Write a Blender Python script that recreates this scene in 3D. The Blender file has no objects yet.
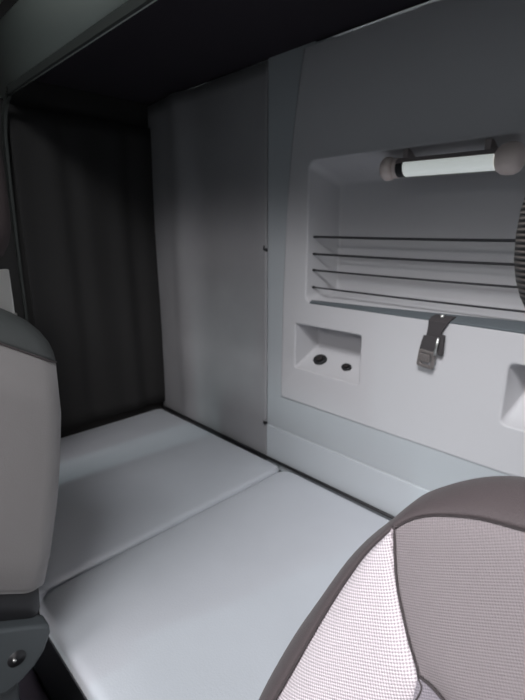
import bpy, bmesh, math, random
from mathutils import Vector, Matrix
random.seed(4)
C = bpy.context.scene.collection
SC = bpy.context.scene

# ------------------------------------------------------------------ camera
F_PX = 456.0
pitch = math.atan(119 / F_PX)
yaw = math.radians(45.6)
cd = bpy.data.cameras.new('camera'); cam = bpy.data.objects.new('camera', cd); C.objects.link(cam)
cd.sensor_fit = 'VERTICAL'; cd.sensor_height = 24.0; cd.lens = 24.0 * F_PX / 700.0
cd.clip_start = 0.01
cam.rotation_euler = (math.pi / 2 - pitch, 0, yaw)
SC.camera = cam
cd.dof.use_dof = True; cd.dof.focus_distance = 0.45; cd.dof.aperture_fstop = 6.5

# ------------------------------------------------------------------ world, light, exposure
SC.view_settings.view_transform = 'Standard'
SC.view_settings.look = 'None'
SC.view_settings.exposure = 0.15
SC.view_settings.gamma = 1.0
SC.view_settings.use_curve_mapping = False
w = bpy.data.worlds.new('sky'); SC.world = w; w.use_nodes = True
bg = w.node_tree.nodes['Background']; bg.inputs[0].default_value = (0.86, 0.94, 1.0, 1); bg.inputs[1].default_value = 0.27

def area(name, loc, target, sx, sy, power, col):
    l = bpy.data.lights.new(name, 'AREA'); l.shape = 'RECTANGLE'; l.size = sx; l.size_y = sy
    l.energy = power; l.color = col
    o = bpy.data.objects.new(name, l); C.objects.link(o); o.location = loc
    o.rotation_euler = (Vector(target) - Vector(loc)).to_track_quat('-Z', 'Y').to_euler()
    return o
# daylight through the windscreen and the near side window, plus added hatch fill
area('daylight_windscreen', (-0.20, -3.6, 2.05), (-0.45, 0.8, -0.3), 2.8, 1.3, 112, (1.0, 0.96, 0.98))
area('added_hatch_fill', (0.12, -0.40, 1.12), (-0.5, 0.6, -0.7), 0.6, 0.45, 17, (0.97, 0.98, 1.0))  # added fill in an invented roof hatch, for the top-to-bottom fade
area('added_above_hatch_fill', (0.3, -1.9, 2.6), (0.0, -0.2, 0.8), 0.8, 0.8, 85, (0.98, 0.97, 1.0))  # added fill aimed down through the same unseen hatch
area('daylight_near_window', (2.6, -0.9, 0.85), (-0.3, 0.0, -0.5), 0.9, 0.6, 24, (1.0, 0.93, 0.92))
area('daylight_far_corner', (-1.55, -3.2, 1.75), (-1.3, 0.6, -0.6), 0.12, 0.4, 20, (0.72, 0.98, 1.0))

# ------------------------------------------------------------------ materials
def mat(name, col, rough=0.6, metal=0.0, grain=0.0, gscale=200.0, bump=0.0, bscale=400.0, spec=0.5, vary=0.0, sheen=0.0, emit=None):
    m = bpy.data.materials.new(name); m.use_nodes = True
    nt = m.node_tree; b = nt.nodes['Principled BSDF']
    b.inputs['Base Color'].default_value = (*col, 1); b.inputs['Roughness'].default_value = rough
    b.inputs['Metallic'].default_value = metal; b.inputs['Specular IOR Level'].default_value = spec
    if sheen: b.inputs['Sheen Weight'].default_value = sheen
    tc = nt.nodes.new('ShaderNodeTexCoord')
    if grain or vary:
        n = nt.nodes.new('ShaderNodeTexNoise'); n.inputs['Scale'].default_value = gscale if grain else 6.0
        n.inputs['Detail'].default_value = 3
        nt.links.new(tc.outputs['Object'], n.inputs['Vector'])
        r = nt.nodes.new('ShaderNodeValToRGB'); k = grain or vary
        r.color_ramp.elements[0].color = (*[c * (1 - k) for c in col], 1); r.color_ramp.elements[0].position = 0.3
        r.color_ramp.elements[1].color = (*[min(1, c * (1 + k)) for c in col], 1); r.color_ramp.elements[1].position = 0.7
        nt.links.new(n.outputs['Fac'], r.inputs['Fac']); nt.links.new(r.outputs['Color'], b.inputs['Base Color'])
    if bump:
        n2 = nt.nodes.new('ShaderNodeTexNoise'); n2.inputs['Scale'].default_value = bscale
        nt.links.new(tc.outputs['Object'], n2.inputs['Vector'])
        bp = nt.nodes.new('ShaderNodeBump'); bp.inputs['Strength'].default_value = bump; bp.inputs['Distance'].default_value = 0.001
        nt.links.new(n2.outputs['Fac'], bp.inputs['Height']); nt.links.new(bp.outputs['Normal'], b.inputs['Normal'])
    if emit:
        b.inputs['Emission Color'].default_value = (*emit[:3], 1); b.inputs['Emission Strength'].default_value = emit[3]
    return m

def weave_mat(name, dark, light, pitch_m, thr=0.5, axis='XZ', ribs=False, rough=0.5, diag=True):
    """woven mesh: rows of small light threads over a darker ground"""
    m = bpy.data.materials.new(name); m.use_nodes = True
    nt = m.node_tree; b = nt.nodes['Principled BSDF']; b.inputs['Roughness'].default_value = rough
    N = nt.nodes.new; L = nt.links.new
    tc = N('ShaderNodeTexCoord'); sp = N('ShaderNodeSeparateXYZ'); L(tc.outputs['Object'], sp.inputs[0])
    def math_(op, a, bb=None):
        n = N('ShaderNodeMath'); n.operation = op
        for i, v in enumerate((a, bb)):
            if v is None: continue
            if isinstance(v, (int, float)): n.inputs[i].default_value = v
            else: L(v, n.inputs[i])
        return n.outputs[0]
    k = 2 * math.pi / pitch_m
    X, Z = sp.outputs[0], sp.outputs[2]
    if diag:
        u = math_('ADD', math_('MULTIPLY', X, k * 0.8), math_('MULTIPLY', Z, k * 0.45))
        v = math_('SUBTRACT', math_('MULTIPLY', Z, k * 0.85), math_('MULTIPLY', X, k * 0.4))
    else:
        u = math_('MULTIPLY', X, k); v = math_('MULTIPLY', Z, k)
    su = math_('SINE', u); sv = math_('SINE', v)
    if ribs: f = sv
    else: f = math_('MULTIPLY', math_('ADD', su, sv), 0.5)
    mr = N('ShaderNodeMapRange'); mr.inputs['From Min'].default_value = -0.6; mr.inputs['From Max'].default_value = thr
    L(f, mr.inputs['Value'])
    mx = N('ShaderNodeMix'); mx.data_type = 'RGBA'
    mx.inputs[6].default_value = (*dark, 1); mx.inputs[7].default_value = (*light, 1)
    L(mr.outputs[0], mx.inputs[0]); L(mx.outputs[2], b.inputs['Base Color'])
    bp = N('ShaderNodeBump'); bp.inputs['Strength'].default_value = 0.5; bp.inputs['Distance'].default_value = 0.0008
    L(f, bp.inputs['Height']); L(bp.outputs['Normal'], b.inputs['Normal'])
    return m

M = dict(
    panel=mat('moulded_plastic', (0.52, 0.515, 0.53), 0.5, bump=0.25, bscale=900),
    base=mat('wall_plastic', (0.425, 0.45, 0.47), 0.55, bump=0.2, bscale=900),
    skirt=mat('skirting_plastic', (0.50, 0.53, 0.555), 0.5, bump=0.2, bscale=900),
    clad=mat('cladding_vinyl', (0.31, 0.305, 0.315), 0.6, bump=0.35, bscale=500, vary=0.06),
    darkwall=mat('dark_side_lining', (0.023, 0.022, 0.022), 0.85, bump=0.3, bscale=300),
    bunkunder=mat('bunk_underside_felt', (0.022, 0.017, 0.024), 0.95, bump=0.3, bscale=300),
    rim=mat('bunk_rim_plastic', (0.62, 0.68, 0.62), 0.45, bump=0.2, bscale=700),
    rimdark=mat('bunk_lip_plastic', (0.045, 0.05, 0.047), 0.6),
    bed=mat('mattress_leatherette', (0.58, 0.605, 0.65), 0.62, bump=0.35, bscale=350, vary=0.03, sheen=0.2),
    bedside=mat('mattress_band', (0.04, 0.04, 0.045), 0.8),
    bunkbase=mat('bunk_base_plastic', (0.055, 0.062, 0.068), 0.6, bump=0.2, bscale=600),
    greyseat=mat('grey_seat_leatherette', (0.205, 0.195, 0.195), 0.6, bump=0.3, bscale=500, sheen=0.2),
    greycap=mat('grey_seat_shoulder', (0.055, 0.06, 0.06), 0.55, bump=0.3, bscale=500),
    hinge=mat('hinge_cover_plastic', (0.070, 0.080, 0.086), 0.5, bump=0.2, bscale=700),
    black=mat('black_plastic', (0.015, 0.015, 0.017), 0.45),
    blacksoft=mat('black_fabric', (0.022, 0.018, 0.018), 0.9, bump=0.4, bscale=500),
    headdark=mat('headrest_dark_fabric', (0.045, 0.033, 0.034), 0.9, bump=0.4, bscale=500),
    steel=mat('bright_steel', (0.62, 0.62, 0.60), 0.32, metal=0.9),
    seam=mat('seam_thread', (0.055, 0.045, 0.047), 0.9),
    brown=mat('seat_brown_border', (0.082, 0.063, 0.066), 0.7, bump=0.5, bscale=900, sheen=0.1),
    weave=weave_mat('silver_pink_weave', (0.42, 0.36, 0.385), (0.86, 0.77, 0.81), 0.0017, 0.4, rough=0.4),
    centre=weave_mat('taupe_weave', (0.245, 0.210, 0.218), (0.29, 0.25, 0.26), 0.0014, 0.8, rough=0.7),
    lower=weave_mat('lilac_weave', (0.26, 0.23, 0.26), (0.32, 0.285, 0.32), 0.0014, 0.8, rough=0.7),
    rib=weave_mat('ribbed_black_mesh', (0.008, 0.008, 0.008), (0.16, 0.14, 0.13), 0.0032, 0.9, ribs=True, rough=0.5, diag=False),
    lens=mat('lamp_lens', (0.9, 0.93, 0.92), 0.25, emit=(0.93, 1.0, 0.97, 0.30)),  # faint glow put in for the light that the lens reflects
    lampcap=mat('lamp_cap_plastic', (0.80, 0.69, 0.65), 0.45),
    lampbody=mat('lamp_body_plastic', (0.30, 0.26, 0.26), 0.45),
    cord=mat('elastic_cord', (0.03, 0.03, 0.033), 0.8),
    web=mat('strap_webbing', (0.045, 0.04, 0.042), 0.85, bump=0.6, bscale=700),
    bucklemetal=mat('worn_buckle_metal', (0.30, 0.27, 0.26), 0.4, metal=0.7, grain=0.3, gscale=300),
    banddark=mat('recess_band_dark', (0.10, 0.115, 0.125), 0.6),
    floor=mat('floor_mat_rubber', (0.03, 0.03, 0.032), 0.8, bump=0.4, bscale=200),
    cab=mat('cab_lining', (0.09, 0.095, 0.09), 0.8),
    cloth=mat('lilac_cloth', (0.42, 0.36, 0.46), 0.9),
)

# ------------------------------------------------------------------ helpers
def obj(name, bm, m, parent=None, smooth=True, bevel=0.0, seg=3, subsurf=0, angle=40):
    bmesh.ops.recalc_face_normals(bm, faces=bm.faces[:])
    me = bpy.data.meshes.new(name); bm.to_mesh(me); bm.free()
    me.materials.append(M[m])
    for p in me.polygons: p.use_smooth = smooth
    o = bpy.data.objects.new(name, me); C.objects.link(o)
    if parent: o.parent = parent
    if bevel:
        b = o.modifiers.new('bevel', 'BEVEL'); b.width = bevel; b.segments = seg; b.limit_method = 'ANGLE'
        b.angle_limit = math.radians(angle); b.harden_normals = False
    if subsurf:
        s = o.modifiers.new('sub', 'SUBSURF'); s.levels = subsurf; s.render_levels = subsurf
    if bevel and smooth:
        wn = o.modifiers.new('wn', 'WEIGHTED_NORMAL'); wn.keep_sharp = True
    return o

def empty(name, label, cat, loc, group=None):
    o = bpy.data.objects.new(name, None); C.objects.link(o); o.location = loc
    o.empty_display_size = 0.05
    o['label'] = label; o['category'] = cat
    if group: o['group'] = group
    return o

def tag(o, label, cat, group=None):
    o['label'] = label; o['category'] = cat
    if group: o['group'] = group
    return o

def structure(o):
    o['kind'] = 'structure'; return o

def keep(child, root):
    """parent a world-space mesh without moving it"""
    child.parent = root; child.matrix_parent_inverse = Matrix.Translation(-Vector(root.location)); return child

def bm_box(lo, hi, bm=None):
    bm = bm or bmesh.new()
    vs = [bm.verts.new((x, y, z)) for x in (lo[0], hi[0]) for y in (lo[1], hi[1]) for z in (lo[2], hi[2])]
    for f in ((0, 1, 3, 2), (4, 6, 7, 5), (0, 4, 5, 1), (2, 3, 7, 6), (0, 2, 6, 4), (1, 5, 7, 3)):
        bm.faces.new([vs[i] for i in f])
    return bm

def bm_tube(pts, r, n=10, bm=None, cap=True):
    bm = bm or bmesh.new(); pts = [Vector(p) for p in pts]; rings = []
    rr = r if isinstance(r, (list, tuple)) else [r] * len(pts)
    t0 = (pts[1] - pts[0]).normalized()
    up = Vector((0, 0, 1)) if abs(t0.z) < 0.9 else Vector((0, 1, 0))
    a = t0.cross(up).normalized()
    for i, p in enumerate(pts):
        t = (pts[min(i + 1, len(pts) - 1)] - pts[max(i - 1, 0)]).normalized()
        a = (a - t * a.dot(t)).normalized(); b = t.cross(a)
        rings.append([bm.verts.new(p + (a * math.cos(2 * math.pi * k / n) + b * math.sin(2 * math.pi * k / n)) * rr[i]) for k in range(n)])
    for i in range(len(rings) - 1):
        for k in range(n):
            bm.faces.new((rings[i][k], rings[i][(k + 1) % n], rings[i + 1][(k + 1) % n], rings[i + 1][k]))
    if cap:
        bm.faces.new(rings[0]); bm.faces.new(rings[-1])
    return bm

def rrect(x0, x1, z0, z1, r, n=6):
    """rounded rectangle loop in (x, z)"""
    out = []
    for cx, cz, a0 in ((x1 - r, z1 - r, 0), (x0 + r, z1 - r, 90), (x0 + r, z0 + r, 180), (x1 - r, z0 + r, 270)):
        for k in range(n + 1):
            a = math.radians(a0 + 90 * k / n); out.append((cx + r * math.cos(a), cz + r * math.sin(a)))
    return out

def bridge(bm, A, B, closed=True):
    n = len(A)
    for k in range(n if closed else n - 1):
        bm.faces.new((A[k], A[(k + 1) % n], B[(k + 1) % n], B[k]))

def catmull(pts, n=6):
    P = [Vector(p) for p in pts]; P = [2 * P[0] - P[1]] + P + [2 * P[-1] - P[-2]]; out = []
    for i in range(1, len(P) - 2):
        for k in range(n):
            t = k / n; a, b, c, d = P[i - 1], P[i], P[i + 1], P[i + 2]
            out.append(0.5 * ((2 * b) + (c - a) * t + (2 * a - 5 * b + 4 * c - d) * t * t + (3 * b - a - 3 * c + d) * t ** 3))
    out.append(P[-2]); return out

# ------------------------------------------------------------------ shell of the cab
XL, XR, YB, YF, ZF, ZC = -1.60, 0.86, 0.975, -1.30, -1.25, 1.05
structure(obj('floor', bm_box((XL - .03, YF - .03, ZF - .04), (XR + .03, YB + .2, ZF)), 'floor', smooth=False))
bm = bm_box((XL - .03, YF - .03, ZC), (XR + .03, -0.68, ZC + .03))          # roof skin round an added, unseen hatch that lets the fill in
bm_box((XL - .03, -0.12, ZC), (XR + .03, YB + .2, ZC + .03), bm)
bm_box((XL - .03, -0.68, ZC), (-0.25, -0.12, ZC + .03), bm); bm_box((0.50, -0.68, ZC), (XR + .03, -0.12, ZC + .03), bm)
structure(obj('ceiling', bm, 'cab', smooth=False))
structure(obj('wall_back', bm_box((XL - .03, YB + .13, ZF), (XR + .03, YB + .16, ZC)), 'base', smooth=False))
def side_wall(name, x0, x1, m):
    bm = bm_box((x0, -0.12, ZF), (x1, YB + .2, ZC))           # sleeper part, closed
    bm_box((x0, YF, ZF), (x1, -0.12, -0.32), bm)              # door below the window
    bm_box((x0, YF, 0.42), (x1, -0.12, ZC), bm)               # above the window
    bm_box((x0, YF, -0.32), (x1, YF + .12, 0.42), bm)         # front pillar
    return structure(obj(name, bm, m, smooth=False))
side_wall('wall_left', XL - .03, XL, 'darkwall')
side_wall('wall_right', XR, XR + .03, 'cab')
bm = bm_box((XL - .03, YF - .03, ZF), (XR + .03, YF, -0.30))
bm_box((XL - .03, YF - .03, 1.0), (XR + .03, YF, ZC), bm)
bm_box((XL - .03, YF - .03, -0.30), (XL + .08, YF, 1.0), bm); bm_box((XR - .08, YF - .03, -0.30), (XR + .03, YF, 1.0), bm)
structure(obj('wall_front', bm, 'cab', smooth=False))

# added unseen overhead shelf, shaped to cut windscreen light high on the rear wall
bm = bmesh.new(); pr = [(-1.16, ZC - .001), (-1.16, 0.80), (-1.14, 0.74), (-1.10, 0.71), (-1.05, 0.70), (-0.80, 0.70), (-0.76, 0.73), (-0.75, ZC - .001)]
a_ = [bm.verts.new((XL + .002, y, z)) for y, z in pr]; b_ = [bm.verts.new((XR - .002, y, z)) for y, z in pr]
bridge(bm, a_, b_); bm.faces.new(a_); bm.faces.new(b_)
structure(obj('trim_3', bm, 'cab', smooth=False))
# left pillar moulding, extended out of view to narrow the light on the bunk
structure(obj('trim_2', bm_box((XL + .001, 0.12, -0.70), (-1.38, 0.24, ZC - .001)), 'cab', bevel=0.02))
# rear wall base plane, with the flat strip showing left of and below the moulded panel
bm = bm_box((-0.9575, 0.9600, -0.47), (-0.865, YB + .13, 1.0)); bm_box((-0.865, 0.9600, 0.20), (-0.80, YB + .13, 1.0), bm); bm_box((-0.9575, 0.9600, -0.76), (XR, YB + .13, -0.47), bm)
structure(obj('trim_1', bm, 'base', smooth=False))
structure(obj('baseboard_back', bm_box((-0.955, 0.953, -0.74), (XR, 0.9615, -0.597)), 'skirt', bevel=0.003))

# ------------------------------------------------------------------ left cladding of the rear wall: soft sheet turning into the corner
cl = empty('wall_cladding', 'dark grey vertical wall sheet covering the left of the rear wall above the bunk', 'wall panel', (-1.25, 0.96, -0.70))
prof = []
for k in range(60):
    x = -0.9595 - k * (1.597 - 0.9595) / 59
    y = 0.9595 
    y -= 0.012 * math.exp(-((x + 1.385) / 0.05) ** 2)          # shallow vertical fold
    y += 0.006 * math.exp(-((x + 1.27) / 0.06) ** 2)
    if x < -1.40: y += 0.014 * ((-1.40 - x) / 0.18) ** 1.8      # falls back towards the corner
    prof.append((x, y))
bm = bmesh.new(); rows = []
for j in range(30):
    z = -0.745 + j * (0.435 + 0.745) / 29
    row = []
    for (x, y) in prof:
        dy = 0.003 * math.sin(z * 7 + x * 9) * min(1, (-0.9595 - x) / .1)
        row.append(bm.verts.new((x, y + dy, z)))
    rows.append(row)
for a, b in zip(rows, rows[1:]): bridge(bm, a, b, closed=False)
o = keep(obj('sheet', bm, 'clad'), cl)
s = o.modifiers.new('solid', 'SOLIDIFY'); s.thickness = 0.004; s.offset = 0
for (z, t) in ((-0.053, 1), (-0.596, 1)):
    bm = bm_tube([(-0.962, 0.958, z), (-0.962, 0.947, z + .003)], [0.005, 0.0035], 10)
    bm_tube([(-0.962, 0.948, z + .002), (-0.958, 0.944, z + .012)], 0.002, 8, bm)
    keep(obj('clip', bm, 'black'), cl)

# ------------------------------------------------------------------ moulded storage panel with recess and two cubbies
pn = empty('storage_panel', 'pale grey moulded rear wall panel with a wide net recess above two small cubbies', 'wall panel', (-0.3, 0.95, -0.48))
YP = 0.955
left_edge = [(-0.890, -0.482), (-0.889, -0.35), (-0.887, -0.19), (-0.877, 0.02), (-0.862, 0.205), (-0.845, 0.33), (-0.826, 0.43)]
bm = bmesh.new()
outer = [(0.80, 0.43), ] + [(p.x, p.y) for p in catmull([(x, z, 0) for x, z in left_edge[::-1]], 4)] + [(0.80, -0.482)]
HOLES = [dict(f=(-0.810, 0.04, -0.193, 0.176), r=0.022, d=0.10, b=(-0.776, 0.00, -0.160, 0.124), rb=0.018),
         dict(f=(-0.846, -0.618, -0.387, -0.249), r=0.008, d=0.085, b=(-0.826, -0.618 - .006, -0.330, -0.268), rb=0.006),
         dict(f=(-0.283, -0.055, -0.387, -0.249), r=0.014, d=0.075, b=(-0.262, -0.062, -0.330, -0.262), rb=0.006)]
def loop(pts, y): return [bm.verts.new((x, y, z)) for x, z in pts]
def edges_of(vs): return [bm.edges.new((vs[i], vs[(i + 1) % len(vs)])) for i in range(len(vs))]
fo = loop(outer, YP); E = edges_of(fo); rims = []
for h in HOLES:
    v = loop(rrect(*h['f'], h['r']), YP); E += edges_of(v); rims.append(v)
bmesh.ops.triangle_fill(bm, edges=E, use_beauty=True, normal=(0, -1, 0))
for f in bm.faces: f.smooth = False
front_faces = len(bm.faces)
# rounded outer return of the panel
cx, cz = -0.1, 0.0
prev = fo
for (ins, dy) in ((0.003, 0.0005), (0.006, 0.002), (0.0085, 0.005), (0.010, 0.009), (0.0105, 0.013)):
    cur = []
    for (x, z) in outer:
        nx = -ins if x < 0.7 else 0; nz = -ins if z < -0.45 else 0
        cur.append(bm.verts.new((x + nx, YP + dy, z + nz)))
    bridge(bm, prev, cur); prev = cur
def lerp(a, b, t): return tuple(p + (q - p) * t for p, q in zip(a, b))
for h, v in zip(HOLES, rims):
    f, b, d = h['f'], h['b'], h['d']
    prev = v
    steps = [(0.0, 0.0), (0.012, 0.012), (0.04, 0.045), (0.09, 0.12)] 
    fr = 0.006
    seq = []
    for a in (22, 45, 68, 90):                                   # rim fillet
        s = math.sin(math.radians(a)); c = 1 - math.cos(math.radians(a))
        seq.append((fr * s * 0.9, fr * c))
    for ins, dy in seq:
        rc = (f[0] + ins, f[1] - ins, f[2] + ins * .8, f[3] - ins)
        cur = loop(rrect(*rc, h['r']), YP + dy); bridge(bm, prev, cur); prev = cur
    f2 = rc
    for t in (0.3, 0.6, 0.85, 0.94):
        rc = lerp(f2, b, t); cur = loop(rrect(*rc, h['r'] + (h['rb'] - h['r']) * t), YP + fr + (d - fr) * t); bridge(bm, prev, cur); prev = cur
    rc0 = lerp(f2, b, 0.94)
    for t in (0.35, 0.7, 1.0):                                   # fillet at the back
        e = 0.008 * (1 - math.sqrt(max(0, 1 - t * t)))
        rc = (lerp(rc0, b, t)[0] + e, lerp(rc0, b, t)[1] - e, lerp(rc0, b, t)[2] + e, lerp(rc0, b, t)[3] - e)
        cur = loop(rrect(*rc, h['rb']), YP + fr + (d - fr) * (0.94 + 0.06 * math.sin(t * math.pi / 2))); bridge(bm, prev, cur); prev = cur
    bm.faces.new(prev)
me_faces_flat = [f.index for f in bm.faces][:front_faces]
po = obj('moulding', bm, 'panel')
for i, p in enumerate(po.data.polygons):
    if i < front_faces or len(p.vertices) > 8: p.use_smooth = False
keep(po, pn)
# dark edging lying along the front of the recess floor, widening to the right
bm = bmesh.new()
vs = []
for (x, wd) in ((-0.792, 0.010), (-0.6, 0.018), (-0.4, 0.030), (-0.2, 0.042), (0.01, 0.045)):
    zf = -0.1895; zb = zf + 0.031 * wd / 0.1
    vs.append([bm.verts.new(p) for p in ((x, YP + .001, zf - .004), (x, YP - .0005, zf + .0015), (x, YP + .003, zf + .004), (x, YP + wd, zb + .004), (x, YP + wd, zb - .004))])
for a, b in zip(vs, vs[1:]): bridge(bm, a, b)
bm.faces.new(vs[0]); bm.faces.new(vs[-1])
e = keep(obj('band', bm, 'banddark', smooth=False), pn); e['label'] = 'dark edging along the recess floor'

# black sockets on the floor of the left cubby
def cubby_floor(x, t):  # point on the sloped floor
    return Vector((x, YP + 0.085 * t, -0.385 + 0.054 * t))
nrm = Vector((0, -0.054, 0.085)).normalized()
def socket(name, x, t, r, sx, label):
    p = cubby_floor(x, t)
    root = empty(name, label, 'socket', p)
    a = Vector((1, 0, 0)); b = nrm.cross(a)
    def disc(rs, hs, m, nm, parent, knurl=0):
        bm = bmesh.new(); prev = None; n = 28
        for rr, hh in zip(rs, hs):
            c = [bm.verts.new((a * math.cos(2 * math.pi * k / n) * rr * sx + b * math.sin(2 * math.pi * k / n) * rr) * (1 + (knurl if k % 2 else 0)) + nrm * hh) for k in range(n)]
            if prev: bridge(bm, prev, c)
            else: bm.faces.new(c)
            prev = c
        bm.faces.new(prev)
        o = obj(nm, bm, m); o.parent = parent; return o
    body = disc((r, r, r * .93, r * .8, r * .72, r * .6), (-.002, .004, .007, .008, .0055, .005), 'black', 'bezel', root)
    disc((r * .5, r * .48, r * .4), (.005, .010, .0115), 'blacksoft', 'cap', root, 0.05)
    return root
socket('socket', -0.782, 0.50, 0.0185, 1.15, 'larger round black socket on the floor of the left cubby')
socket('socket', -0.688, 0.46, 0.0115, 1.3, 'smaller black socket on the cubby floor, right of the larger one')

# elastic cords across the recess
cord_label = ['topmost dark elastic cord stretched across the wide wall recess', 'second dark elastic cord down across the wide wall recess',
              'third dark elastic cord down across the wide wall recess', 'lowest dark elastic cord across the recess, just above its floor']
for i, z in enumerate((-0.015, -0.060, -0.103, -0.149)):
    root = empty('elastic_cord', cord_label[i], 'cord', (-0.796, YP + .022, z), 'elastic cords across the wall recess')
    pts = [(-0.797 + (0.832) * t, YP + 0.022, z - 0.003 * math.sin(math.pi * t)) for t in [k / 16 for k in range(17)]]
    keep(obj('cord', bm_tube(pts, [0.0031 - 0.0003 * i] * 17, 8), 'cord'), root)
    for x in (-0.7985, 0.030):
        keep(obj('anchor', bm_tube([(x - .003, YP + .022, z), (x + .004, YP + .022, z)], 0.0036, 10), 'black'), root)

# lamp under the top of the recess
lp = empty('strip_lamp', 'tubular strip lamp with bright lens and two round brownish end caps above the net recess', 'lamp', (-0.46, 0.975, 0.14))
A = Vector((-0.592, 0.958, 0.1335)); B = Vector((-0.300, 0.958, 0.1290)); ax = (B - A).normalized()
def along(rs, m, nm, start, n=24, squash=1.0):
    bm = bmesh.new(); prev = None
    u = ax.cross(Vector((0, 0, 1))).normalized(); v = u.cross(ax)
    for s_, r in rs:
        c = [bm.verts.new(start + ax * s_ + u * math.cos(2 * math.pi * k / n) * r + v * math.sin(2 * math.pi * k / n) * r * squash) for k in range(n)]
        if prev: bridge(bm, prev, c)
        else: bm.faces.new(c)
        prev = c
    bm.faces.new(prev)
    return keep(obj(nm, bm, m), lp)
def capprof(L, R, flip=False):
    pr = [(0.0, 0.3 * R), (0.04 * L, 0.6 * R), (0.15 * L, .85 * R), (0.35 * L, R), (0.6 * L, R), (0.8 * L, .93 * R), (0.95 * L, 0.75 * R), (L, .62 * R)]
    return [(L - s_, r) for s_, r in pr[::-1]] if flip else pr
along(capprof(0.030, 0.025), 'lampcap', 'end_cap', A)
along([(0, .015), (0.004, .021), (.010, .021), (.013, .015)], 'lampcap', 'collar', A + ax * 0.029)
along(capprof(0.046, 0.029, True), 'lampcap', 'end_cap', B - ax * 0.048)
# body: half tube on the upper side, lens set in the lower front
def sector(r, a0, a1, s0, s1, m, nm, inner=0.0, n=14):
    bm = bmesh.new(); rings = []
    u = Vector((0, -1, 0)); v = Vector((0, 0, 1))
    for s_ in (s0, s1):
        ring = [bm.verts.new(A + ax * s_ + (u * math.cos(math.radians(a0 + (a1 - a0) * k / n)) + v * math.sin(math.radians(a0 + (a1 - a0) * k / n))) * r) for k in range(n + 1)]
        ring.append(bm.verts.new(A + ax * s_ + (u * math.cos(math.radians((a0 + a1) / 2)) + v * math.sin(math.radians((a0 + a1) / 2))) * inner))
        rings.append(ring)
    bridge(bm, rings[0], rings[1]); bm.faces.new(rings[0]); bm.faces.new(rings[1])
    return keep(obj(nm, bm, m, smooth=False), lp)
sector(0.0195, 28, 250, 0.036, 0.245, 'lampbody', 'housing')
sector(0.0190, -108, 27, 0.058, 0.243, 'lens', 'lens')
sw = sector(0.0195, -95, 20, 0.041, 0.057, 'black', 'switch')
for s_ in (0.055, 0.225):
    p = A + ax * s_
    keep(obj('bracket', bm_box((p.x - .006, p.y - .004, p.z + .008), (p.x + .006, p.y + .05, p.z + .038)), 'lampbody', bevel=0.002), lp)

# strap with buckle hanging from the recess edge
st = empty('retaining_strap', 'short black webbing strap with worn metal buckle hanging below the net recess', 'strap', (-0.43, 0.95, -0.185))
def strip(pts, wd, th, m, nm, xdir=Vector((1, 0, 0))):
    bm = bmesh.new(); prev = None; P = [Vector(p) for p in pts]
    for i, p in enumerate(P):
        t = (P[min(i + 1, len(P) - 1)] - P[max(i - 1, 0)]).normalized()
        nn = t.cross(xdir).normalized(); wv = xdir * (wd[i] if isinstance(wd, list) else wd) / 2
        c = [bm.verts.new(q) for q in (p - wv - nn * th / 2, p + wv - nn * th / 2, p + wv + nn * th / 2, p - wv + nn * th / 2)]
        if prev: bridge(bm, prev, c)
        else: bm.faces.new(c)
        prev = c
    bm.faces.new(prev)
    return keep(obj(nm, bm, m, bevel=0.0008, seg=2), st)
strip([(-0.422, 0.975, -0.1800), (-0.424, 0.958, -0.1835), (-0.426, 0.949, -0.190), (-0.430, 0.9475, -0.205), (-0.433, 0.946, -0.225), (-0.437, 0.946, -0.25), (-0.440, 0.947, -0.262)],
      [.046, .046, .044, .034, .032, .032, .032], 0.004, 'web', 'webbing')
strip([(-0.434, 0.9425, -0.222), (-0.437, 0.940, -0.24), (-0.440, 0.940, -0.256)], 0.038, 0.005, 'web', 'keeper')
def frame_bm(c, wx, hz, t, th, tilt):
    bm = bmesh.new(); rings = []
    for (sx, sz, y0) in ((wx, hz, -th / 2), (wx, hz, th / 2), (wx - t, hz - t, th / 2), (wx - t, hz - t, -th / 2)):
        rings.append([bm.verts.new(Vector((x, y0, z))) for x, z in rrect(-sx, sx, -sz, sz, min(.005, sz * .6), 4)])
    for i in range(4): bridge(bm, rings[i], rings[(i + 1) % 4])
    bmesh.ops.rotate(bm, verts=bm.verts, matrix=Matrix.Rotation(tilt, 3, 'Y'))
    bmesh.ops.translate(bm, verts=bm.verts, vec=Vector(c)); return bm
keep(obj('buckle', frame_bm((-0.4415, 0.940, -0.274), 0.0195, 0.020, 0.007, 0.006, 0.10), 'bucklemetal', bevel=0.0012), st)
keep(obj('lever', bm_box((-0.455, 0.9335, -0.281), (-0.431, 0.938, -0.262)), 'bucklemetal', bevel=0.0015), st)
keep(obj('bar', bm_tube([(-0.4215, 0.936, -0.262), (-0.4165, 0.935, -0.222)], 0.0028, 10), 'steel'), st)
keep(obj('loop', bm_box((-0.4185, 0.941, -0.262), (-0.407, 0.950, -0.216)), 'web', bevel=0.003), st)
keep(obj('screw', bm_tube([(-0.424, 0.962, -0.185), (-0.424, 0.9605, -0.176)], 0.0042, 12), 'steel'), st)

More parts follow.
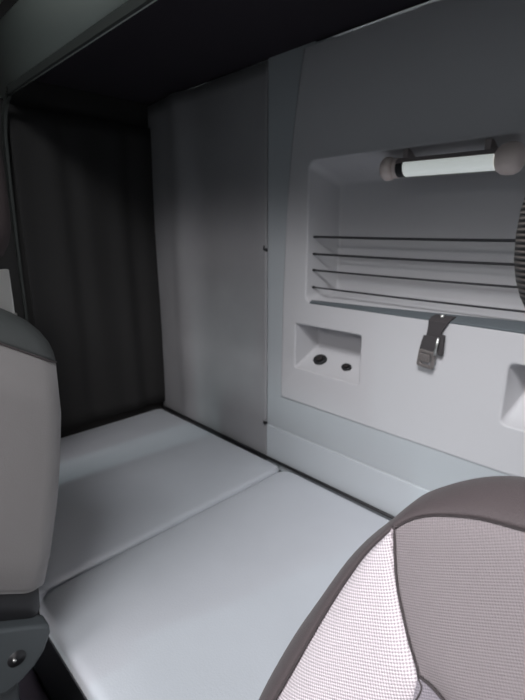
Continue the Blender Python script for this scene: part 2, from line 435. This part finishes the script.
# ------------------------------------------------------------------ upper bunk (dark underside, rounded light rim)
ub = empty('upper_bunk', 'folded upper bunk overhead with dark underside and pale green grey rounded rim', 'bunk', (-0.4, 0.7, 0.44))
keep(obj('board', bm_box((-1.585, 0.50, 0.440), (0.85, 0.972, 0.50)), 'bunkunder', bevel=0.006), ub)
bm = bmesh.new(); rings = []
prof = [(0.500, 0.378), (0.486, 0.376), (0.468, 0.388), (0.456, 0.420), (0.449, 0.450), (0.448, 0.485), (0.454, 0.515), (0.470, 0.535), (0.500, 0.542), (0.500, 0.50)]
for x in (-1.594, 0.85):
    rings.append([bm.verts.new((x, y, z)) for y, z in prof])
bridge(bm, rings[0], rings[1]); bm.faces.new(rings[0]); bm.faces.new(rings[1])
keep(obj('rim', bm, 'rim', bevel=0.0), ub)
path = catmull([(0.85, 0, 0.366), (0.2, 0, 0.366), (-0.8, 0, 0.366), (-1.42, 0, 0.366), (-1.485, 0, 0.357), (-1.525, 0, 0.335), (-1.550, 0, 0.295), (-1.564, 0, 0.24), (-1.576, 0, 0.10), (-1.584, 0, -0.1), (-1.588, 0, -0.45), (-1.590, 0, -0.69)], 5)
bm = bmesh.new(); prev = None
for i_, p in enumerate(path):                                  # lip that bends down along the side wall
    t = (path[min(i_ + 1, len(path) - 1)] - path[max(i_ - 1, 0)]).normalized(); nn = Vector((-t.z, 0, t.x)) * -1
    if nn.z < 0 and abs(nn.z) > .5: nn = -nn
    if abs(nn.z) <= .5 and nn.x > 0: nn = -nn
    c = [bm.verts.new(Vector((p.x, y, p.z)) + nn * k) for y, k in ((0.473, 0), (0.481, 0), (0.481, min(0.020, p.x + 1.599)), (0.473, min(0.020, p.x + 1.599)))]
    if prev: bridge(bm, prev, c)
    else: bm.faces.new(c)
    prev = c
bm.faces.new(prev)
keep(obj('lip', bm, 'rimdark', bevel=0.002), ub)
bm = bm_tube([(-1.594, 0.446, 0.548), (0.85, 0.446, 0.548)], 0.006, 10)
keep(obj('bead', bm, 'rim'), ub)

# ------------------------------------------------------------------ dark curtain gathered along the left side wall
bm = bmesh.new(); rows = []
for j in range(24):
    z = -0.692 + j * (0.360 + 0.692) / 23; row = []
    for k in range(150):
        y = 0.492 + k * 0.480 / 149
        amp = 0.0045 + 0.002 * math.sin(y * 31)
        x = XL + 0.022 + amp * math.sin(y * 2 * math.pi / 0.115 + 0.5 * math.sin(z * 3 + y * 9)) * (0.75 + 0.25 * math.cos(z * 2))
        x += 0.0
        row.append(bm.verts.new((x, y, z)))
    rows.append(row)
for a, b in zip(rows, rows[1:]): bridge(bm, a, b, closed=False)
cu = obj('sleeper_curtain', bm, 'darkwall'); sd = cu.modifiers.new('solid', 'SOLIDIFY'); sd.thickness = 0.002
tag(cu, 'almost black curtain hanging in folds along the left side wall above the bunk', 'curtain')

# ------------------------------------------------------------------ lower bunk: base and two cushions
bb = empty('bunk_locker', 'dark plastic locker box under the two grey bunk cushions', 'locker', (-0.4, 0.6, ZF))
keep(obj('box', bm_box((XL + .001, 0.262, ZF), (XR - .001, 0.95, -0.762)), 'bunkbase', bevel=0.01), bb)
keep(obj('latch', bm_box((-0.772, 0.254, -0.850), (-0.742, 0.262, -0.844)), 'steel', bevel=0.001), bb)

keep(obj('gap_line', bm_tube([(-1.56, 0.9445, -0.7045), (-0.9, 0.9445, -0.7045), (XR - .01, 0.9445, -0.7025)], 0.0045, 10), 'black'), bb)  # black tube put in to darken the gap between cushions and rear wall

def cushion(x0, x1, y0, y1, zt, zb, rc, label, flr):
    """soft slab: rounded plan corners, crowned top"""
    root = empty('bunk_cushion', label, 'cushion', ((x0 + x1) / 2, (y0 + y1) / 2, zb), 'bunk cushions on the lower bunk')
    bm = bmesh.new(); prev = None
    R = 0.020
    rings = []
    def plan(ins, z, r):
        return [bm.verts.new((x, y, z)) for x, y in rrect(x0 + ins, x1 - ins, y0 + ins * flr, y1 - ins, max(r - ins, .004), 8)]
    spec = [(0.012, zb), (0.004, zb + .004), (0.0, zb + .014)]
    for a in range(0, 91, 15):
        spec.append((R * (1 - math.cos(math.radians(a))), zt - R * .75 + R * .75 * math.sin(math.radians(a)) - .004))
    spec += [(0.04, zt - .002), (0.075, zt - .0005), (0.13, zt)]
    for ins, z in spec:
        r = plan(ins, z, rc)
        if prev: bridge(bm, prev, r)
        else: bm.faces.new(r)
        prev = r
    bm.faces.new(prev)
    o = keep(obj('cover', bm, 'bed'), root)
    # welt running round the lower edge
    pts = [(x, y, zb + .008) for x, y in rrect(x0 + .0015, x1 - .0015, y0 + .0015, y1 - .0015, rc, 8)]
    pts.append(pts[0])
    keep(obj('welt', bm_tube(pts, 0.0028, 8, cap=False), 'bedside'), root)
    return root
cushion(-1.560, -0.8660, 0.205, 0.937, -0.700, -0.760, 0.030, 'dim grey cushion at the far left end of the lower bunk', 1.0)
cushion(-0.8600, 0.850, 0.200, 0.937, -0.698, -0.757, 0.042, 'brighter near grey cushion on the lower bunk, reaching behind the brown seat', 1.0)

# ------------------------------------------------------------------ left (passenger) seat
ls = empty('passenger_seat', 'plain grey seat at the left edge of the photo, seen from its side', 'seat', (-0.92, 0.0, ZF))
def loft_sections(secs, bm=None, n=8, cap=True):
    """secs: (z, x0, x1, y0, y1, r) rounded rectangles stacked in z"""
    bm = bm or bmesh.new(); prev = None
    for (z, x0, x1, y0, y1, r) in secs:
        c = [bm.verts.new((x, y, z)) for x, y in rrect(x0, x1, y0, y1, r, n)]
        if prev: bridge(bm, prev, c)
        elif cap: bm.faces.new(c)
        prev = c
    if cap: bm.faces.new(prev)
    return bm
X0, X1 = -1.26, -0.665
def reclined(bm):
    for v in bm.verts: v.co.z += (0.20 - v.co.y) * 0.6
    return bm
back = [(-0.575, .178), (-0.56, .184), (-0.50, .197), (-0.41, .216), (-0.33, .229), (-0.249, .2385), (-0.167, .2395)]
secs = []
for i, (z, y) in enumerate(back):
    ins = (0.014, .004, 0, 0, 0, 0, 0)[i]
    secs.append((z, X0 + ins, X1 - ins, y - 0.13 + ins, y - ins * .3, 0.030))
keep(obj('backrest', reclined(loft_sections(secs)), 'greyseat'), ls)
secs = [(-0.167, X0, X1, .1095, .2395, .030), (-0.160, X0 + .001, X1 - .001, .110, .2395, .030), (-0.150, X0 + .006, X1 - .002, .112, .2385, .032), (-0.138, X0 + .018, X1 - .007, .117, .2355, .034),
        (-0.127, X0 + .036, X1 - .018, .124, .229, .036), (-0.119, X0 + .06, X1 - .035, .135, .218, .034), (-0.116, X0 + .085, X1 - .055, .15, .20, .018)]
sh = keep(obj('shoulder_cover', reclined(loft_sections(secs)), 'greycap'), ls); sh['label'] = 'darker grey shoulder cover'
pts = [(x, y, -0.167 + (0.20 - y) * .6) for x, y in rrect(X0 - .0005, X1 + .0005, .109, .240, .030, 8)]; pts.append(pts[0])
keep(obj('piping', bm_tube(pts, 0.0014, 6, cap=False), 'seam'), ls)
keep(obj('lower_band', reclined(loft_sections([(-0.70, X0 + .03, X1 - .045, .02, .150, .02), (-0.612, X0 + .03, X1 - .016, .05, .172, .02), (-0.574, X0 + .03, X1 - .016, .05, .174, .02)])), 'black'), ls)
# recliner cover: rounded side plate with bolt
def side_plate(pts, x0, x1, m, nm, bev=.006):
    bm = bmesh.new()
    a = [bm.verts.new((x0, y, z)) for y, z in pts]; b = [bm.verts.new((x1, y, z)) for y, z in pts]
    bridge(bm, a, b); bm.faces.new(a); bm.faces.new(b)
    return keep(obj(nm, bm, m, bevel=bev), ls)
hp = side_plate([(-.02, -.49), (.111, -.576), (.165, -.606), (.174, -.613), (.174, -.628), (.161, -.655), (.145, -.672), (.124, -.685), (.10, -.690), (-.02, -.64)], -0.70, -0.665, 'hinge', 'hinge_cover')
for y, z, r in ((.121, -.637, .013),):
    b1 = keep(obj('bolt', bm_tube([(-0.67, y, z), (-0.6635, y, z)], r, 20), 'black'), ls)
    b2 = keep(obj('bolt_head', bm_tube([(-0.666, y - .004, z + .002), (-0.659, y - .004, z + .002)], r * .2, 6), 'steel'), ls)
side_plate([(-.02, -.66), (.10, -.694), (.122, -.689), (.118, -.74), (.10, -.80), (-.02, -.80)], -0.715, -0.675, 'bunkbase', 'lower_cover')
keep(obj('cushion', loft_sections([(-0.80, X0, X1 - .04, -.42, .08, .05), (-0.72, X0 - .01, X1 - .03, -.44, .08, .06), (-0.66, X0 + .0, X1 - .04, -.43, .045, .06), (-0.645, X0 + .04, X1 - .08, -.40, .03, .06)]), 'greyseat'), ls)
keep(obj('pedestal', loft_sections([(ZF, X0 + .06, X1 - .08, -.35, .0, .03), (-0.80, X0 + .08, X1 - .1, -.33, .0, .03)]), 'black'), ls)
for x in (-0.762, -1.10):
    keep(obj('headrest_post', bm_box((x - .004, .182, -0.13), (x + .004, .2125, -0.055)), 'steel', bevel=.0025), ls)
    keep(obj('post_guide', loft_sections([(-0.133, x - .010, x + .010, .186, .216, .008), (-0.122, x - .009, x + .009, .187, .215, .008)]), 'steel', bevel=.001), ls)
secs = []
for k in range(15):
    t = k / 14; z = -0.055 + 0.235 * t; s = (1 - abs(2 * t - 1) ** 4) ** 0.5
    s = max(s, .15)
    secs.append((z, -0.93 - .165 * (.7 + .3 * s), -0.93 + .165 * (.7 + .3 * s), .185 - .05 * s, .185 + .05 * s, min(.035, .04 * s)))
keep(obj('headrest', loft_sections(secs), 'headdark'), ls)

# small lilac cloth on the cab floor beside the passenger seat
bm = bmesh.new(); grid = []
for i in range(13):
    row = []
    for j in range(13):
        u, v = i / 12 - .5, j / 12 - .5
        h = 0.012 + 0.035 * math.exp(-(u * u + v * v) * 7) + 0.006 * math.sin(u * 19 + v * 7) + .005 * math.sin(v * 23)
        row.append(bm.verts.new((-1.16 + u * .30, 0.155 + v * .2, ZF + max(h, .004))))
    grid.append(row)
for a, b in zip(grid, grid[1:]): bridge(bm, a, b, closed=False)
o = obj('cloth', bm, 'cloth'); sm = o.modifiers.new('s', 'SOLIDIFY'); sm.thickness = .003
tag(o, 'small lilac cloth lying on the cab floor beside the grey seat', 'cloth')

# ------------------------------------------------------------------ right (driver) seat, brown with woven panels
ds = empty('driver_seat', 'brown fabric seat with shiny woven side panel in the right foreground', 'seat', (0.015, 0.0, ZF))
SO = Vector((0, 0.30, -0.15)); SW = Vector((0, 0.4, 1)).normalized(); SN = Vector((0, -1, 0.4)).normalized()
def sp(x, z, d=0.0):
    """point on the leaning seat face that lies at height z, pushed forward by d"""
    return SO + Vector((x, 0, 0)) + SW * ((z + 0.15) / SW.z) + SN * d
CX = 0.015
half = [(CX, -0.146), (-0.030, -0.147), (-0.0685, -0.1517), (-0.094, -0.1596), (-0.1234, -0.179), (-0.1403, -0.201), (-0.1639, -0.235), (-0.1826, -0.278), (-0.2015, -0.327), (-0.2161, -0.384), (-0.224, -0.45), (-0.222, -0.54), (-0.205, -0.60), (-0.16, -0.63), (CX, -0.64)]
seam = [(CX, -0.170), (-0.030, -0.171), (-0.0563, -0.1749), (-0.0858, -0.180), (-0.1178, -0.194), (-0.1395, -0.221), (-0.1513, -0.2473), (-0.1621, -0.2797), (-0.1759, -0.328), (-0.186, -0.365), (-0.196, -0.42), (-0.198, -0.50), (-0.188, -0.575), (-0.15, -0.605), (CX, -0.612)]
def full(h, n=5):
    c = [(p.x, p.y) for p in catmull([(x, z, 0) for x, z in h], n)]
    return c + [(2 * CX - x, z) for x, z in c[-2:0:-1]]
OUT, SEA = full(half), full(seam)
DF = 0.030   # the face stands this far in front of the outline
bm = bmesh.new()
def ring(bm, t, d):  # t=0 outline, 1 seam
    return [bm.verts.new(sp(a[0] + (b[0] - a[0]) * t, a[1] + (b[1] - a[1]) * t, d)) for a, b in zip(OUT, SEA)]
seq = [(1.0, DF - .004), (.97, DF + .001), (.88, DF + .001), (.70, DF - .002), (.45, DF - .009), (.22, DF - .019), (.06, DF - .029), (0, DF - .040), (.0, -.03), (.15, -.055), (.6, -.075), (1.0, -.08)]
prev = None
for t, d in seq:
    c = ring(bm, t, d)
    if prev: bridge(bm, prev, c)
    prev = c
bm.faces.new(prev)
keep(obj('backrest', bm, 'brown'), ds)
# seam lines of the face
def facep(x, z, d=0):
    bulge = 0.010 * max(0, 1 - ((x - CX) / .21) ** 2) * max(0, 1 - ((z + .39) / .24) ** 2)
    return sp(x, z, DF - .002 + bulge + d)
left_curve = SEA[:len(full(half)) // 2 + 1]
def on_left(z):
    """x of the seam outline on the left at height z"""
    pts = left_curve
    for a, b in zip(pts, pts[1:]):
        if (a[1] - z) * (b[1] - z) <= 0 and a[1] != b[1] and a[0] < -0.12:
            return a[0] + (b[0] - a[0]) * (z - a[1]) / (b[1] - a[1])
    return -0.2
div = [(-0.1295, -0.203), (-0.117, -0.233), (-0.1014, -0.257), (-0.0893, -0.2726), (-0.087, -0.287), (-0.115, -0.36), (-0.12, -0.45), (-0.115, -0.54), (-0.11, -0.603)]
DIV = [(p.x, p.y) for p in catmull([(x, z, 0) for x, z in div], 6)]
def panel_between(Lf, R, nm, m, n=14, parent=ds):
    bm = bmesh.new(); prev = None
    for (a, b) in zip(Lf, R):
        row = []
        for k in range(n + 1):
            t = k / n; x = a[0] + (b[0] - a[0]) * t; z = a[1] + (b[1] - a[1]) * t
            puff = 0.005 * (1 - (2 * t - 1) ** 4)
            row.append(bm.verts.new(facep(x, z, puff - .002)))
        if prev: bridge(bm, prev, row, closed=False)
        prev = row
    return keep(obj(nm, bm, m), parent)
for side in (1, -1):
    mx = (lambda p: p) if side == 1 else (lambda p: (2 * CX - p[0], p[1]))
    Lc = [mx((on_left(z), z)) for x, z in DIV]; Rc = [mx(p) for p in DIV]
    o = panel_between(Lc, Rc, 'side_panel', 'weave')
    if side == 1: o['label'] = 'shiny silvery pink woven side panel'
    keep(obj('piping', bm_tube([facep(x, z, .0004) for x, z in Rc], 0.0009, 6), 'seam'), ds)
# centre panel: from top seam to the lower divide
low = [(-0.0893, -0.2726), (-0.079, -0.2735), (-0.06, -0.279), (-0.03, -0.286), (CX, -0.289)]
LOW = [(p.x, p.y) for p in catmull([(x, z, 0) for x, z in low], 6)]
LOWF = LOW + [(2 * CX - x, z) for x, z in LOW[-2::-1]]
top = [p for p in SEA[:26]]
def top_z(x):
    xx = min(x, 2 * CX - x); pts = left_curve
    for a, b in zip(pts, pts[1:]):
        if min(a[0], b[0]) - 1e-6 <= xx <= max(a[0], b[0]) + 1e-6 and a[1] > -.25 and a[0] != b[0]:
            return a[1] + (b[1] - a[1]) * (xx - a[0]) / (b[0] - a[0])
    return -0.172
bm = bmesh.new(); prev = None; NR = 24
for r in range(NR + 1):
    t = r / NR; row = []
    # left boundary at this row follows the divide line
    zl = -0.203 + (-0.2726 + 0.203) * t
    xl = -0.131
    for a, b in zip(DIV, DIV[1:]):
        if (a[1] - zl) * (b[1] - zl) <= 0 and a[1] != b[1]:
            xl = a[0] + (b[0] - a[0]) * (zl - a[1]) / (b[1] - a[1]); break
    for k in range(41):
        s_ = k / 40; x = xl + (2 * CX - 2 * xl) * s_
        def zlow(xv):
            xx = min(xv, 2 * CX - xv)
            if xx <= -0.0893: return -0.2726
            for a, b in zip(LOW, LOW[1:]):
                if a[0] <= xx <= b[0] + 1e-6: return a[1] + (b[1] - a[1]) * (xx - a[0]) / max(b[0] - a[0], 1e-6)
            return -0.289
        # blend between top curve and low curve
        edge = abs(2 * s_ - 1)
        zt_, zb_ = top_z(x), zlow(x)
        xt = -0.1295 + 2 * (CX + 0.1295) * s_; xb = -0.0893 + 2 * (CX + 0.0893) * s_
        zt_, zb_ = top_z(xt), zlow(xb)
        if k == 0 or k == 40: z = zl
        else: z = zt_ + (zb_ - zt_) * t
        row.append(bm.verts.new(facep(x, z, 0.004 * (1 - (2 * s_ - 1) ** 8) * (1 - (2 * t - 1) ** 8) - .001)))
    if prev: bridge(bm, prev, row, closed=False)
    prev = row
keep(obj('centre_panel', bm, 'centre'), ds)
# lower panel
rows_ = []
for r in range(20):
    t = r / 19
    rows_.append(t)
bm = bmesh.new(); prev = None
for t in rows_:
    row = []
    for k in range(len(LOWF)):
        a = LOWF[k]; s_ = k / (len(LOWF) - 1)
        zb_ = -0.606; zl = a[1] + (zb_ - a[1]) * t
        # side limits follow the divide line
        zl0 = -0.2726 + (-0.603 + .2726) * t; xl = -0.11
        for p, q in zip(DIV, DIV[1:]):
            if (p[1] - zl0) * (q[1] - zl0) <= 0 and p[1] != q[1]: xl = p[0] + (q[0] - p[0]) * (zl0 - p[1]) / (q[1] - p[1])
        x = CX + (a[0] - CX) / (0.0893 + CX) * (CX - xl)
        row.append(bm.verts.new(facep(x, zl, 0.001)))
    if prev: bridge(bm, prev, row, closed=False)
    prev = row
keep(obj('lower_panel', bm, 'lower'), ds)
keep(obj('piping', bm_tube([facep(x, z, .0010) for x, z in LOWF], 0.0009, 6), 'seam'), ds)
keep(obj('piping', bm_tube([sp(x, z, DF - .0005) for x, z in SEA] + [sp(*SEA[0], DF - .0005)], 0.0010, 6, cap=False), 'seam'), ds)
# cushion, pedestal, posts, headrest
keep(obj('cushion', loft_sections([(-0.80, -0.22, 0.25, -.42, .06, .05), (-0.72, -0.23, 0.26, -.44, .06, .06), (-0.66, -0.22, 0.25, -.43, .05, .06), (-0.645, -0.18, 0.21, -.40, .03, .06)]), 'brown'), ds)
keep(obj('pedestal', loft_sections([(ZF, -0.15, 0.18, -.35, .02, .03), (-0.80, -0.13, 0.16, -.33, .0, .03)]), 'black'), ds)
for x in (CX - .06, CX + .06):
    keep(obj('headrest_post', bm_tube([(x, .318, -0.17), (x, .322, -0.02)], 0.006, 12), 'steel'), ds)
bm = bmesh.new(); prev = None
NS = 14
rings = []
for k in range(NS + 1):
    a = -math.pi / 2 + math.pi * k / NS
    s = max(math.cos(a), .02) ** 0.75; d = math.sin(a)
    c = []
    for q in range(48):
        b = 2 * math.pi * q / 48
        cb, sb = math.cos(b), math.sin(b)
        rx = 0.113 * s * math.copysign(abs(cb) ** .85, cb); rz = 0.086 * s * math.copysign(abs(sb) ** .85, sb)
        c.append(bm.verts.new((CX + rx, 0.318 + 0.045 * d, -0.002 + rz)))
    rings.append(c)
for a, b in zip(rings, rings[1:]): bridge(bm, a, b)
bm.faces.new(rings[0]); bm.faces.new(rings[-1])
h = keep(obj('headrest', bm, 'rib'), ds); h['label'] = 'black ribbed mesh headrest'
